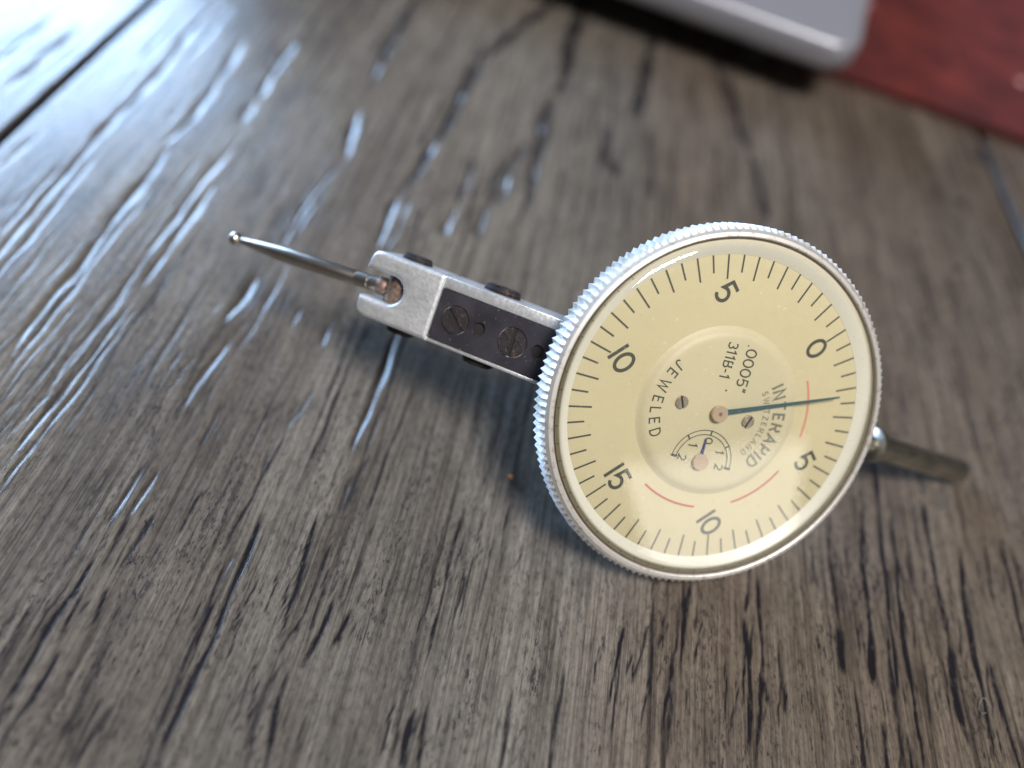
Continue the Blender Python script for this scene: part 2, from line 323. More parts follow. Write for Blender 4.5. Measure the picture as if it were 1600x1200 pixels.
# ------------------------------------------------------------------ table: planks of brushed grey wood
K_GROOVES = [  # (width in pixels of the photograph, depth, stain, [(x, y), ...])
 (15,1.2,.25,[(345,5),(300,45),(262,100),(180,185),(120,250),(60,322),(-20,415)]), (9,1,.2,[(360,10),(320,60),(290,95)]),
 (10,1,.2,[(150,245),(95,310),(40,380),(-20,450)]),
 (14,1.3,.4,[(378,65),(350,112),(318,160),(285,200),(255,228)]), (16,1.3,.3,[(262,232),(235,270),(180,340),(120,420),(60,490),(10,560)]),
 (9,1,.3,[(240,290),(190,350),(130,430),(90,480),(40,545),(-10,610)]),
 (12,1.2,.5,[(460,65),(430,110),(400,155)]), (15,1.3,.3,[(395,160),(375,190)]), (11,1.2,.2,[(362,232),(310,290),(268,348),(228,400)]),
 (14,1.3,.2,[(335,285),(290,350),(225,440)]), (10,1.1,.3,[(228,402),(180,465),(140,520),(100,570),(50,640)]), (8,1,.2,[(210,440),(160,500),(100,580)]),
 (10,1.2,.4,[(205,470),(150,545),(110,600),(50,670),(-10,740)]), (10,1.2,.4,[(190,510),(122,605),(60,680),(-10,778)]),
 (17,1.2,.15,[(402,428),(378,466),(352,500)]), (7,.9,.3,[(455,400),(425,465),(395,510),(368,548)]), (12,1.1,.3,[(362,528),(330,570),(300,605),(283,635)]),
 (9,1,.3,[(440,430),(412,480),(385,520)]), (10,1.1,.4,[(345,545),(315,585),(290,620)]),
 (13,1.2,.5,[(622,305),(605,345),(588,388)]), (14,1,.75,[(760,70),(720,150),(690,210),(655,262),(622,308)]), (16,1,.8,[(880,-20),(845,20),(790,60),(757,95)]),
 (9,1,.4,[(640,310),(620,360),(600,395)]), (14,1.2,.5,[(562,172),(548,210),(536,248)]), (12,1,.75,[(668,-30),(636,20),(600,88),(572,140)]),
 (8,1,.5,[(530,255),(490,300),(462,345),(430,400)]), (7,1,.4,[(508,290),(480,335),(455,375)]),
 (9,1,.4,[(512,508),(500,540)]), (7,1,.5,[(538,515),(524,548)]), (8,1,.3,[(470,480),(455,505)]),
 (15,1.4,.55,[(628,505),(612,540),(600,575),(575,640),(556,690),(545,715)]), (8,1,.5,[(592,640),(578,690),(570,715)]), (9,1.2,.5,[(575,715),(560,745),(538,800)]),
 (10,1.2,.5,[(552,740),(540,770),(524,808)]), (9,1.1,.3,[(492,605),(468,640),(443,668)]), (9,1.1,.3,[(472,625),(455,650)]), (6,.9,.5,[(420,700),(405,745),(395,780)]),
 (11,1.1,.4,[(222,722),(198,770),(168,818)]), (10,1.1,.4,[(247,730),(225,770),(202,805)]), (7,1,.7,[(202,805),(180,850),(160,885)]),
 (8,.9,.7,[(245,800),(215,845),(185,890)]), (9,1.2,.85,[(150,865),(125,905),(108,930),(85,965),(62,1005),(30,1065),(-10,1125)]),
 (8,1,.8,[(128,925),(105,965),(90,1000)]), (9,1,.75,[(170,915),(155,945),(142,975)]), (9,1,.8,[(95,1012),(75,1050),(45,1100),(10,1150),(-10,1190)]),
 (8,.7,.7,[(165,1085),(140,1130),(105,1200)]), (13,.6,.6,[(180,1095),(140,1160),(110,1210)]),
 (10,1.3,.9,[(412,800),(392,858),(370,905),(345,965),(325,1012),(300,1065),(275,1120),(258,1160),(246,1210)]), (10,1.1,.5,[(370,860),(352,888),(338,918)]),
 (6,.8,.5,[(340,918),(315,965),(288,1008)]), (7,1.1,.9,[(497,790),(488,830),(480,862),(466,915),(450,960),(440,1000)]), (5,.8,.7,[(520,845),(500,900),(470,975)]),
 (8,1.1,.8,[(522,932),(505,975),(490,1010),(472,1045)]), (7,.9,.8,[(548,952),(535,985),(518,1015)]), (8,1,.6,[(452,1022),(430,1050),(412,1085),(400,1120),(388,1160),(384,1210)]),
 (9,1,.8,[(450,1040),(435,1090),(425,1140),(412,1210)]), (5,.8,.6,[(565,870),(545,920),(530,960)]),
 (5,.9,.8,[(738,768),(722,810),(710,850),(700,890),(690,935),(676,985),(662,1040)]), (4,.8,.7,[(762,790),(745,840),(735,890),(725,940),(716,975)]), (4,.8,.7,[(795,790),(785,840),(780,890)]),
 (9,1.3,.95,[(648,1105),(638,1135),(632,1165),(626,1210)]), (6,1,.8,[(668,1100),(660,1150),(654,1210)]), (6,1,.9,[(978,975),(968,1010),(962,1050),(950,1102)]),
 (7,.7,.7,[(1012,975),(1000,1030),(985,1070)]), (6,1,.8,[(1062,955),(1054,1010),(1048,1060),(1038,1100),(1034,1152)]), (7,1.1,.85,[(1080,905),(1076,940),(1068,985),(1062,1030),(1062,1060)]),
 (8,.9,.8,[(1066,905),(1066,960)]), (5,.9,.7,[(1090,905),(1086,985)]), (9,1.2,.9,[(1164,960),(1168,1020),(1172,1085),(1168,1180)]), (7,1.1,.85,[(1182,880),(1188,960),(1190,1040),(1187,1110),(1182,1210)]),
 (6,1,.8,[(1172,880),(1166,960)]), (7,1.2,.9,[(1225,1072),(1228,1090),(1227,1115)]), (7,.6,.5,[(1268,1080),(1268,1105)]),
 (8,1.1,.75,[(1292,815),(1298,860),(1306,920),(1312,970)]), (11,1.2,.95,[(1312,975),(1316,1010),(1320,1050)]), (8,1.1,.85,[(1345,790),(1350,880),(1356,950)]), (12,1.3,.95,[(1356,950),(1362,1005),(1368,1068)]),
 (8,1.1,.85,[(1362,700),(1375,800),(1385,905),(1392,980),(1405,1060),(1408,1108)]), (8,1.2,.95,[(1392,800),(1403,900),(1412,985),(1422,1050),(1430,1110),(1440,1160),(1446,1215)]),
 (6,.9,.7,[(1420,860),(1424,905),(1428,930)]), (9,1.1,.8,[(1440,780),(1455,860),(1468,920),(1480,990)]), (11,1.3,.95,[(1480,990),(1492,1060),(1502,1120),(1518,1172)]), (5,.9,.7,[(1442,1040),(1450,1090),(1458,1135)]),
 (10,1.3,.95,[(1498,850),(1506,920),(1516,985),(1530,1060),(1542,1120),(1552,1155)]), (6,1,.8,[(1535,840),(1545,890),(1554,945)]), (8,1.2,.9,[(1546,1030),(1560,1080),(1572,1130),(1588,1180),(1600,1220)]),
 (7,1,.8,[(1562,845),(1580,920),(1595,980),(1605,1020)]), (6,.9,.8,[(1578,850),(1592,900),(1605,950)]), (8,1.1,.85,[(1380,1125),(1386,1165),(1390,1215)]), (6,1,.8,[(1418,1150),(1424,1180),(1430,1215)]),
 (14,1,.3,[(1385,735),(1392,780),(1400,815)]), (12,1,.3,[(1438,735),(1446,775)]), (13,1,.3,[(1460,760),(1470,800)]), (12,.9,.35,[(1405,580),(1410,640),(1420,690)]), (14,.9,.35,[(1440,420),(1455,480),(1468,520)]),
 (12,.9,.3,[(1500,600),(1518,660),(1530,710)]), (11,.9,.3,[(1545,640),(1560,700),(1575,760)]), (10,.9,.3,[(1330,500),(1345,560)]), (12,.9,.3,[(1480,430),(1495,490),(1510,540)]), (9,1,.3,[(1515,740),(1530,800),(1545,850)]), (9,1,.3,[(1555,760),(1575,830)]),
 (10,.9,.4,[(1360,620),(1370,680)]), (9,.8,.4,[(1590,560),(1605,620)]),
 (18,.9,.85,[(915,-10),(895,50),(884,110),(870,150)]), (18,.9,.75,[(1020,55),(1010,110),(998,160),(990,195)]), (16,1,.6,[(868,150),(845,190),(838,240),(828,285)]), (14,1,.6,[(860,170),(848,230),(835,262),(820,335)]),
 (15,1.1,.5,[(825,215),(800,250),(790,290),(775,330)]), (14,1.1,.4,[(712,325),(700,348),(692,372)]), (14,1.1,.4,[(760,322),(752,345),(742,370)]), (10,1,.7,[(740,250),(728,290),(712,322)]),
 (12,1,.6,[(800,245),(775,285),(762,320)]), (16,.9,.7,[(1110,90),(1140,140),(1155,190),(1172,240)]), (14,.8,.6,[(1172,240),(1188,290),(1200,345)]), (16,.6,.6,[(958,250),(962,275)]), (14,.7,.5,[(948,200),(940,260)]),
 (20,.4,.6,[(1528,238),(1532,252)]), (18,.4,.6,[(1494,415),(1498,428)]), (16,.4,.45,[(1500,310),(1502,325)]), (10,.8,.5,[(1015,200),(1018,260),(1012,320)]),
 (11,.6,.75,[(60,40),(0,95),(-20,115)]), (14,1.2,.1,[(130,40),(70,85),(10,140)]), (10,1.1,.1,[(90,20),(40,58),(-10,100)]), (8,1,.1,[(170,60),(110,110),(60,150)]), (7,1,.1,[(60,210),(20,245),(-10,270)]),
 (9,1,.1,[(100,255),(50,310),(0,365)]), (8,1,.1,[(290,20),(250,60),(215,95)]), (8,.9,.2,[(120,470),(60,540),(0,620)]), (8,.9,.2,[(90,600),(40,650),(0,690)]), (7,.9,.3,[(300,480),(260,540),(220,600)]),
 (7,.8,.3,[(350,620),(320,680),(300,710)]),
]
JX = [on_table(120, 107)[0], on_table(1560, 280)[0]]       # plank joints (x positions)
print("joints", JX, "view corners", [np.round(on_table(*q), 2).tolist() for q in ((0, 0), (1600, 230), (0, 1200), (1600, 1200), (900, 0))])

DU, DV = .0125, .045
VX0, VX1, VY0, VY1 = -7.2, 5.6, -3.7, 13.5
def groove_field(xs, ys):
    """height (units) and stain over a grid of the table top"""
    Hh = np.zeros((len(ys), len(xs)), np.float32); St = np.zeros_like(Hh)
    def carve(path, wid, dep, stn):
        path = sorted(path, key=lambda p: p[1]); py = np.array([p[1] for p in path]); px = np.array([p[0] for p in path]); pw = np.array([p[2] for p in path])
        if py[-1] - py[0] < .02: return
        j0 = np.searchsorted(ys, py[0]); j1 = np.searchsorted(ys, py[-1])
        if j1 <= j0: return
        sub = ys[j0:j1]; cx = np.interp(sub, py, px); ww = np.interp(sub, py, pw) * wid
        t = (sub - py[0]) / (py[-1] - py[0]); env = np.clip(np.minimum(t, 1 - t) * 5, 0, 1) ** .6
        ph = nr.rand() * 9; ww = ww * (.55 + .45 * env) * (1 + .25 * np.sin(sub * 7 + ph) + .15 * np.sin(sub * 17 + 2 * ph)); cx = cx + .006 * np.sin(sub * 5 + ph) + .004 * np.sin(sub * 13 + ph)
        lo = np.searchsorted(xs, (cx - 3 * ww).min()); hi = np.searchsorted(xs, (cx + 3 * ww).max())
        if hi <= lo: return
        X = xs[None, lo:hi]; q = (X - cx[:, None]) / ww[:, None]
        g1 = np.exp(-np.abs(q * 1.5) ** 2.6)
        k = env * (1 + .25 * np.sin(sub * 11 + ph))
        Hh[j0:j1, lo:hi] = np.minimum(Hh[j0:j1, lo:hi], -dep * (k[:, None] * g1) * ww.mean())
        St[j0:j1, lo:hi] = np.maximum(St[j0:j1, lo:hi], stn * np.clip(1.5 * k[:, None] * np.exp(-np.abs(q * 1.15) ** 3), 0, 1))
    for wpx, dep, stn, pts in K_GROOVES:
        P = []
        for (x, y) in pts:
            p = on_table(x, y); z = (C0 - p) @ c2w([0, 0, 1.0]); P.append((p[0], p[1], wpx * z / FPX))
        carve(P, .52, .34 * dep, stn)
        if len(P) > 2 or wpx > 9:
            for q in range(3):                # finer companions beside every large groove
                o_ = nr.uniform(.05, .16) * (1 if q % 2 else -1); t0 = nr.uniform(0, .5); t1 = t0 + nr.uniform(.25, .5)
                yy = [p[1] for p in P]; xx = [p[0] for p in P]; zz = sorted(zip(yy, xx)); ya, yb = zz[0][0], zz[-1][0]
                ys_ = np.linspace(ya + (yb - ya) * t0, ya + (yb - ya) * min(1, t1), 5); xs_ = np.interp(ys_, [z[0] for z in zz], [z[1] for z in zz]) + o_ + nr.normal(0, .008, 5)
                carve([(a_, b_, nr.uniform(*((.018, .034) if pts[0][1] < 620 and pts[0][0] < 560 else (.007, .016)))) for a_, b_ in zip(xs_, ys_)], .6, .22 * dep, stn * (.6 if pts[0][0] < 500 and pts[0][1] < 600 else .9))
    r = np.random.RandomState(11)
    for k in range(1500):                            # small random grooves
        x = r.uniform(VX0, VX1); y = r.uniform(VY0, VY1); ln = r.uniform(.25, 1.9) * (1 if r.rand() < .8 else 2); wd = r.uniform(.006, .014)
        s = r.normal(0, .03)
        carve([(x, y, wd), (x + s * ln * .5 + r.normal(0, .01), y + ln * .5, wd * 1.2), (x + s * ln, y + ln, wd)], 1.0, r.uniform(.02, .10), r.choice([0, .25, .45, .7], p=[.4, .3, .2, .1]))
    return Hh, St
root_table = bpy.data.objects.new("table_top", None); COL.objects.link(root_table); root_table['kind'] = 'structure'
root_table['label'] = 'weathered grey-brown wood plank table top with brushed grain'; root_table['_o'] = [0, 0, 0]
def grid_plank(x0, x1, tint):
    nx = int(round((x1 - x0) / DU)); ny = int(round((VY1 - VY0) / DV))
    xs = np.linspace(x0, x1, nx + 1); ys = np.linspace(VY0, VY1, ny + 1)
    Hh, St = groove_field(xs, ys)
    be = .05                                          # eased plank edges
    dd = np.minimum(xs - x0, x1 - xs); drop = np.where(dd < be, -(1 - np.sqrt(np.clip(1 - (1 - dd / be) ** 2, 0, 1))) * .05, 0)
    Hh += drop[None, :]; St = np.maximum(St, (np.exp(-(dd / .035) ** 2) * .75)[None, :])
    Hh += (.006 * np.sin(xs * 2.3)[None, :] + .004 * np.sin(ys * .9 + xs.mean())[:, None])
    # side skirts
    X, Y = np.meshgrid(xs, ys)
    co = np.stack([X, Y, Hh], -1).reshape(-1, 3)
    idx = np.arange((nx + 1) * (ny + 1)).reshape(ny + 1, nx + 1)
    quads = np.stack([idx[:-1, :-1], idx[:-1, 1:], idx[1:, 1:], idx[1:, :-1]], -1).reshape(-1, 4)
    L, Rr = idx[:, 0], idx[:, -1]; nb = len(co)
    low = co[np.r_[L, Rr]].copy(); low[:, 2] = -.9; co = np.r_[co, low]; st = np.r_[St.reshape(-1), np.ones(len(low)) * .9]
    li = nb + np.arange(ny + 1); ri = li + ny + 1
    q2 = np.stack([L[:-1], L[1:], li[1:], li[:-1]], -1); q3 = np.stack([Rr[1:], Rr[:-1], ri[:-1], ri[1:]], -1)
    quads = np.r_[quads, q2, q3].astype(np.int32)
    me = bpy.data.meshes.new("plank"); me.vertices.add(len(co)); me.vertices.foreach_set("co", (co * U).astype(np.float32).ravel())
    me.loops.add(quads.size); me.loops.foreach_set("vertex_index", quads.ravel())
    me.polygons.add(len(quads)); me.polygons.foreach_set("loop_start", np.arange(0, quads.size, 4, dtype=np.int32))
    me.polygons.foreach_set("use_smooth", np.ones(len(quads), bool)); me.update(calc_edges=True)
    a = me.attributes.new("stain", 'FLOAT', 'POINT'); a.data.foreach_set("value", st.astype(np.float32))
    xb = co[:, 0] + .10 * np.sin(co[:, 1] * 1.7) + .05 * np.sin(co[:, 1] * 4.1); t0 = on_table(820, 1050)[0]; t1 = on_table(1180, 1050)[0]
    tone = np.clip((xb - t0) / (t1 - t0), 0, 1); tone = tone * tone * (3 - 2 * tone) * (.80 + .2 * np.sin(co[:, 0] * 3.1)) + .25 * (np.sin(co[:, 0] * 2.1 + 1.0) > .75)
    a = me.attributes.new("tone", 'FLOAT', 'POINT'); a.data.foreach_set("value", np.clip(tone, 0, 1).astype(np.float32))
    me.materials.append(M['wood']); o = bpy.data.objects.new("plank", me); COL.objects.link(o); o.parent = root_table
    return o
gap = .028
grid_plank(VX0, JX[0] - gap, 0); grid_plank(JX[0] + gap, JX[1] - gap, 0); grid_plank(JX[1] + gap, VX1, 0)
def flat_plank(x0, x1, y0, y1):
    mb = MB(); b = .05
    xs = [x0, x0 + b, x1 - b, x1]; zs = [-.05, 0, 0, -.05]
    pts = [(x0, y0, -.9)] + [(x, y0, z) for x, z in zip(xs, zs)] + [(x1, y0, -.9)]
    pts += [(p[0], y1, p[2]) for p in pts]; n = 6
    mb.add(pts, [(i, i + 1, i + 1 + n, i + n) for i in range(5)] + [tuple(range(6)), tuple(range(6, 12))])
    return mb.build("plank", M['wood'], root_table, smooth=False)
pw = JX[1] - JX[0]
for (a, b_) in ((VX0 - pw, VX0 - .03), (VX1 + .03, VX1 + pw)): flat_plank(a, b_, VY0, VY1)
for (y0, y1) in ((VY1 + .03, VY1 + 20), (VY0 - 20, VY0 - .03)):
    x = JX[0] - 2 * pw
    while x < JX[1] + 2 * pw - .1: flat_plank(x + gap, x + pw - gap, y0, y1); x += pw
mb = MB(); mb.add([(-30, -25, -.92), (30, -25, -.92), (30, 35, -.92), (-30, 35, -.92)], [(0, 1, 2, 3)]); mb.build("underlay", M['gap'], root_table)

# ------------------------------------------------------------------ the dial test indicator
DR = np.array([[.8449, -.4808, .2345], [.5307, .8088, -.2536], [-.0677, .3387, .9385]])   # dial frame in the camera frame
DC = cp([1.3118, -.1799, -5.1911])
D = Fr(DC, c2w(DR[:, 0]), c2w(DR[:, 1]), c2w(DR[:, 2]))     # x towards the 0 graduation, y to its left, z out of the dial
def dl(x, y, z=0.0):                                # pixel -> dial coordinates on the plane at height z
    q = on_plane(x, y, D.p((0, 0, z)), D.z) - D.o; return np.array([q @ D.x, q @ D.y])
base = D.p((-.55 * 1.17, -.83 * 1.17, -.15)); base[2] = 0
T = empty("dial_test_indicator", base, 'lever dial test indicator with round cream dial, knurled bezel and thin stylus on grey wood', 'dial indicator')

# bezel with knurled rim
NT = 150
prof = [(1.108, .050), (1.112, .066), (1.118, .070), (1.140, .066), (1.146, .058), (None, .046), ('p', .018), ('p', -.125), (None, -.150), (1.135, -.165), (1.00, -.165), (1.00, -.06), (1.108, -.06)]
pts = []; F = []; n = NT * 2; L = len(prof)
for k in range(n):
    a = 2 * math.pi * k / n; pk = (k % 2 == 0); j = 1 + .0 * nr.rand()
    for (r, z) in prof:
        if r is None: r = 1.160 if pk else 1.157
        elif r == 'p': r = 1.187 + .002 * nr.randn() * .6 if pk else 1.160
        pts.append((r * math.cos(a), r * math.sin(a), z))
for k in range(n):
    k2 = (k + 1) % n
    for i in range(L): j = (i + 1) % L; F.append((k * L + i, k2 * L + i, k2 * L + j, k * L + j))
mb = MB(); mb.add(D.p(np.array(pts)), F)
bez = mb.build("bezel", M['chrome'], T, angle=22); bez['label'] = 'bright knurled rim'
bez.data.materials.append(M['lip'])
zc = {}
for i, pl in enumerate(bez.data.polygons):
    if i % L in (0, 1, 2, 3, 4): pl.material_index = 1
lathe(D, [(1.096, .045), (1.102, .050), (1.110, .053)], 128).build("grime_ring", M['groove'], bez)

# dial face, ring and printed scale
face = lathe(D, [(.56, -.0005), (.80, 0), (1.012, 0), (1.012, -.02)], 160).build("dial_face", M['dial'], T)
inner = lathe(D, [(.0001, .034), (.46, .034), (.490, .033), (.510, .029), (.530, .018), (.545, .006), (.561, -.0004)], 128).build("inner_disc", M['inner'], T)
lathe(D, [(1.003, .0015), (1.02, .012), (1.066, .046), (1.072, .048)], 160).build("inner_ring", M['rehaut'], T)
lathe(D, [(1.072, .048), (1.078, .050), (1.096, .050)], 160).build("crystal_edge_ring", M['edge'], T)
def part_flat(name, material, parent, fn):
    mb = MB(); fn(mb); return mb.build(name, material, parent, smooth=False)
for k in range(60):
    a = R_(6 * k); r0 = .852 if k % 2 == 0 else .893; c_, s_ = math.cos(a), math.sin(a)
    part_flat("tick_mark", M['ink'], face, lambda mb: ribbon(mb, D, [(r0 * c_, r0 * s_), (1.002 * c_, 1.002 * s_)], .0115, .0012))
for k in range(60):                                 # refracted doubles of the ticks, drawn as marks on the crystal edge
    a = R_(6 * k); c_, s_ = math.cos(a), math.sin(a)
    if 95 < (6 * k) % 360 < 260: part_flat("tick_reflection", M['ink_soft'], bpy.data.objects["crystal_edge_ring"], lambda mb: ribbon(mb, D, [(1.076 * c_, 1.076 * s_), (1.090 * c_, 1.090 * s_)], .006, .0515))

def arcp(cx, cy, rx, ry, a0, a1, n=12): return [(cx + rx * math.cos(R_(a0 + (a1 - a0) * k / n)), cy + ry * math.sin(R_(a0 + (a1 - a0) * k / n))) for k in range(n + 1)]
# stroke font: glyph -> (advance width, [strokes]); height 1
G = {
 '0': (.74, [('c', arcp(.37, .5, .30, .44, 0, 360, 28)[:-1])]),
 '1': (.34, [[(.17, 0), (.17, 1)]]),
 '1f': (.46, [[(.06, .80), (.29, 1.0), (.29, 0)]]),
 '2': (.70, [arcp(.35, .70, .27, .25, 160, -35, 14) + [(.08, .05), (.64, .05)]]),
 '3': (.70, [arcp(.34, .72, .24, .23, 150, -75, 12), arcp(.34, .27, .28, .24, 80, -150, 14)]),
 '5': (.72, [[(.62, .95), (.17, .95), (.12, .50)] + arcp(.35, .32, .27, .28, 125, -140, 16)]),
 'B': (.72, [[(.12, 0), (.12, 1)], [(.12, .96), (.40, .96)] + arcp(.40, .74, .20, .22, 90, -90, 8) + [(.12, .52)], [(.40, .52)] + arcp(.42, .28, .23, .24, 90, -90, 8) + [(.12, .04)]]),
 '-': (.50, [[(.08, .45), (.42, .45)]]), '.': (.30, [[(.10, .04), (.20, .04)]]), '"': (.40, [[(.10, .72), (.16, 1.0)], [(.26, .72), (.32, 1.0)]]),
 'I': (.30, [[(.15, 0), (.15, 1)]]), 'N': (.80, [[(.12, 0), (.12, 1), (.68, 0), (.68, 1)]]), 'T': (.72, [[(.04, .95), (.68, .95)], [(.36, .95), (.36, 0)]]),
 'E': (.68, [[(.60, .95), (.13, .95), (.13, .05), (.60, .05)], [(.13, .52), (.52, .52)]]),
 'R': (.76, [[(.12, 0), (.12, .95), (.42, .95)] + arcp(.42, .73, .20, .22, 90, -90, 8) + [(.12, .51)], [(.36, .51), (.66, 0)]]),
 'A': (.80, [[(.06, 0), (.40, 1), (.74, 0)], [(.18, .34), (.62, .34)]]), 'P': (.72, [[(.12, 0), (.12, .95), (.40, .95)] + arcp(.40, .70, .22, .25, 90, -90, 8) + [(.12, .45)]]),
 'D': (.80, [('c', [(.12, .04), (.12, .96), (.34, .96)] + arcp(.34, .5, .34, .46, 80, -80, 12) + [(.34, .04)])]),
 'S': (.66, [arcp(.33, .73, .22, .22, 30, 250, 10) + arcp(.33, .28, .24, .24, 70, -150, 12)]),
 'W': (1.05, [[(.05, 1), (.28, 0), (.52, .85), (.76, 0), (1.0, 1)]]), 'Z': (.70, [[(.08, .95), (.62, .95), (.08, .05), (.64, .05)]]),
 'L': (.62, [[(.12, 1), (.12, .05), (.56, .05)]]), 'J': (.56, [[(.44, 1), (.44, .30)] + arcp(.24, .28, .20, .24, 0, -170, 10)]),
}
def glyph(mb, ch, org, up, size, wd, z, widen=1.0):
    """org = middle of the baseline; up = unit vector (dial frame)"""
    up = np.array(up); rt = np.array([up[1], -up[0]]); adv, strokes = G[ch]; i = 0
    for s in strokes:
        closed = isinstance(s, tuple); P = s[1] if closed else s
        q = [np.array(org) + rt * (p[0] - adv / 2) * size * widen + up * p[1] * size for p in P]
        ribbon(mb, D, q, wd, z + i * .0004, closed); i += 1
def text_line(mb, chars, centre, up, size, wd, z, sp=1.0, widen=1.0):
    up = np.array(up); rt = np.array([up[1], -up[0]]); adv = [G[c][0] * size * widen * sp for c in chars]; x = -sum(adv) / 2
    for c, a in zip(chars, adv):
        glyph(mb, c, np.array(centre) + rt * (x + a / 2) - up * size / 2, up, size, wd, z, widen); x += a
def text_arc(mb, chars, r, a0, a1, size, wd, z, outward=True, bold=0):
    adv = [G[c][0] for c in chars]; tot = sum(adv) - adv[0] / 2 - adv[-1] / 2; x = 0
    for i, c in enumerate(chars):
        if i: x += adv[i - 1] / 2 + adv[i] / 2
        a = R_(a0 + (a1 - a0) * x / tot); u = np.array([math.cos(a), math.sin(a)]); o = u * r
        up = u if outward else -u
        glyph(mb, c, o - up * size / 2, up, size, wd, z)
def numeral(chars, r, ang, size, wd=.0225):
    c = (r * math.cos(R_(ang)), r * math.sin(R_(ang)))
    part_flat("numeral", M['ink'], face, lambda mb: text_line(mb, chars, c, (1, 0), size, wd, .0014, 1.0, 1.0))
numeral(['0'], .772, 0, .150); numeral(['5'], .772, 60, .150); numeral(['5'], .772, -60, .150)
numeral(['1', '0'], .765, 120, .150); numeral(['1', '0'], .765, -120, .150); numeral(['1', '5'], .762, 180, .150)
for (a0, a1, mm) in ((-14.8, -49.5, 'pink'), (-72.5, -107, 'red'), (-130.5, -166.4, 'red')):
    part_flat("red_arc", M[mm], face, lambda mb: ribbon(mb, D, arcp(0, 0, .650, .650, a0, a1, 24), .0135, .0013))
ZI = .0355
UP = nrm([math.cos(R_(-44)), math.sin(R_(-44))]); RI = np.array([UP[1], -UP[0]])
def lettering(name, fn, material=None): part_flat(name, material or M['ink'], inner, fn)
lettering("lettering", lambda mb: text_arc(mb, list("JEWELED"), .446, 101.5, 162, .074, .0095, ZI, outward=False))
lettering("lettering", lambda mb: text_arc(mb, list("INTERAPID"), .422, -8.5, -84, .084, .0155, ZI), M['ink_soft'])
lettering("lettering", lambda mb: text_arc(mb, list("SWITZERLAND"), .329, -9.8, -86, .042, .0060, ZI), M['ink_soft'])
lettering("lettering", lambda mb: text_line(mb, ['.', '0', '0', '0', '5', '"'], UP * .088 + RI * -.315, UP, .080, .0100, ZI, 1.08))
lettering("lettering", lambda mb: text_line(mb, ['3', '1f', '1f', 'B', '-', '1f'], UP * -.050 + RI * -.345, UP, .068, .0092, ZI, 1.08))
# revolution counter scale
SCX, SCY = -.254, -.218; SUBC = np.array([SCX, SCY])
def counter(mb):
    ribbon(mb, D, arcp(SCX, SCY, .213, .213, -49, 133, 40), .0058, ZI); ribbon(mb, D, arcp(SCX, SCY, .184, .184, -49, 133, 40), .0058, ZI)
    for k, a in enumerate((42, 88, -4)):
        c_, s_ = math.cos(R_(a)), math.sin(R_(a)); ribbon(mb, D, [(SCX + .180 * c_, SCY + .180 * s_), (SCX + .217 * c_, SCY + .217 * s_)], .010, ZI + .0004)
    for a in (-48, 132):
        c_, s_ = math.cos(R_(a)), math.sin(R_(a)); ribbon(mb, D, [(SCX + .176 * c_, SCY + .176 * s_), (SCX + .221 * c_, SCY + .221 * s_)], .016, ZI + .0004)
lettering("counter_scale", counter)
for ch, a, r in (('0', 42, .146), ('1f', 88, .136), ('2', 132, .140), ('1f', -6, .138), ('2', -50, .136)):
    c = SUBC + r * np.array([math.cos(R_(a)), math.sin(R_(a))])
    lettering("counter_numeral", lambda mb: text_line(mb, [ch], c, UP, .060, .0088, ZI + .0002))
lettering("print_speck", lambda mb: mb.add(D.p(np.array([(x, y, ZI) for x, y in circle(.102, .116, .007, 8)])), [tuple(range(8))]))

def slotted_screw(name, fr, r, h, slot, ang, material, parent, depth=None, dome=0.0):
    mb = MB(); depth = depth or h * .6; a = R_(ang); ca, sa = math.cos(a), math.sin(a); s = slot / 2
    t0 = math.degrees(math.asin(s / r)); bv = r * .06
    for sg in (0, 180):
        for (rr, z0, z1) in ((r, -h, -bv * .6), (r - bv, -bv * .6, 0)):
            t = math.degrees(math.asin(s / rr)); pl = circle(0, 0, rr, 22, sg + t, sg + 180 - t); pl.append((rr * math.cos(R_(sg + 180 - t)), rr * math.sin(R_(sg + 180 - t))))
            pl = [(x * ca - y * sa, x * sa + y * ca) for x, y in pl]; prism(fr, pl, [], z0, z1 - (0.0003 if z1 < 0 else 0), mb)
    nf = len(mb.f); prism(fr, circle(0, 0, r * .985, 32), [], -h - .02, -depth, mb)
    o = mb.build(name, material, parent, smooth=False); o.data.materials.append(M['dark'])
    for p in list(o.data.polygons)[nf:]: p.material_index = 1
    return o
for (x, y, an) in ((1066.3, 628.8, 70), (1169.7, 659.4, 25)):
    q = dl(x, y, ZI + .012); slotted_screw("dial_screw", D.at((q[0], q[1], ZI + .013)), .042, .02, .012, an, M['nickel'], inner)
# hands
HZ = .052
hub = dl(1125, 647, HZ + .012); tip = dl(1312, 621, HZ); print('hub', hub)
hb = disc_lathe(D.at((hub[0], hub[1], 0)), [(.050, .021), (.050, .050), (.054, .052), (.055, .068), (.051, .072), (.012, .072), (.010, .068)], 48).build("hand_hub", M['brass'], T)
disc_lathe(D.at((hub[0], hub[1], 0)), [(.0135, .0700), (.0135, .0724), (.004, .0726)], 24).build('pivot_end', M['pivot'], hb)
def hand(mb, c, t, w0, w1, z, fr=D):
    d = nrm(t - c); nn = np.array([-d[1], d[0]]); a = c + d * .03
    P = [a + nn * w0, a - nn * w0, c + d * .2 * np.linalg.norm(t - c) - nn * w0 * .85, t - nn * w1, t + nn * w1, c + d * .2 * np.linalg.norm(t - c) + nn * w0 * .85]
    prism(fr, [tuple(p) for p in P], [], z - .003, z + .003, mb)
mb = MB(); hand(mb, hub, tip, .018, .0058, HZ); mb.build("long_hand", M['needle'], T, smooth=False)
sh = dl(1095.3, 722.5, .060); st_ = dl(1103.5, 686, .04)
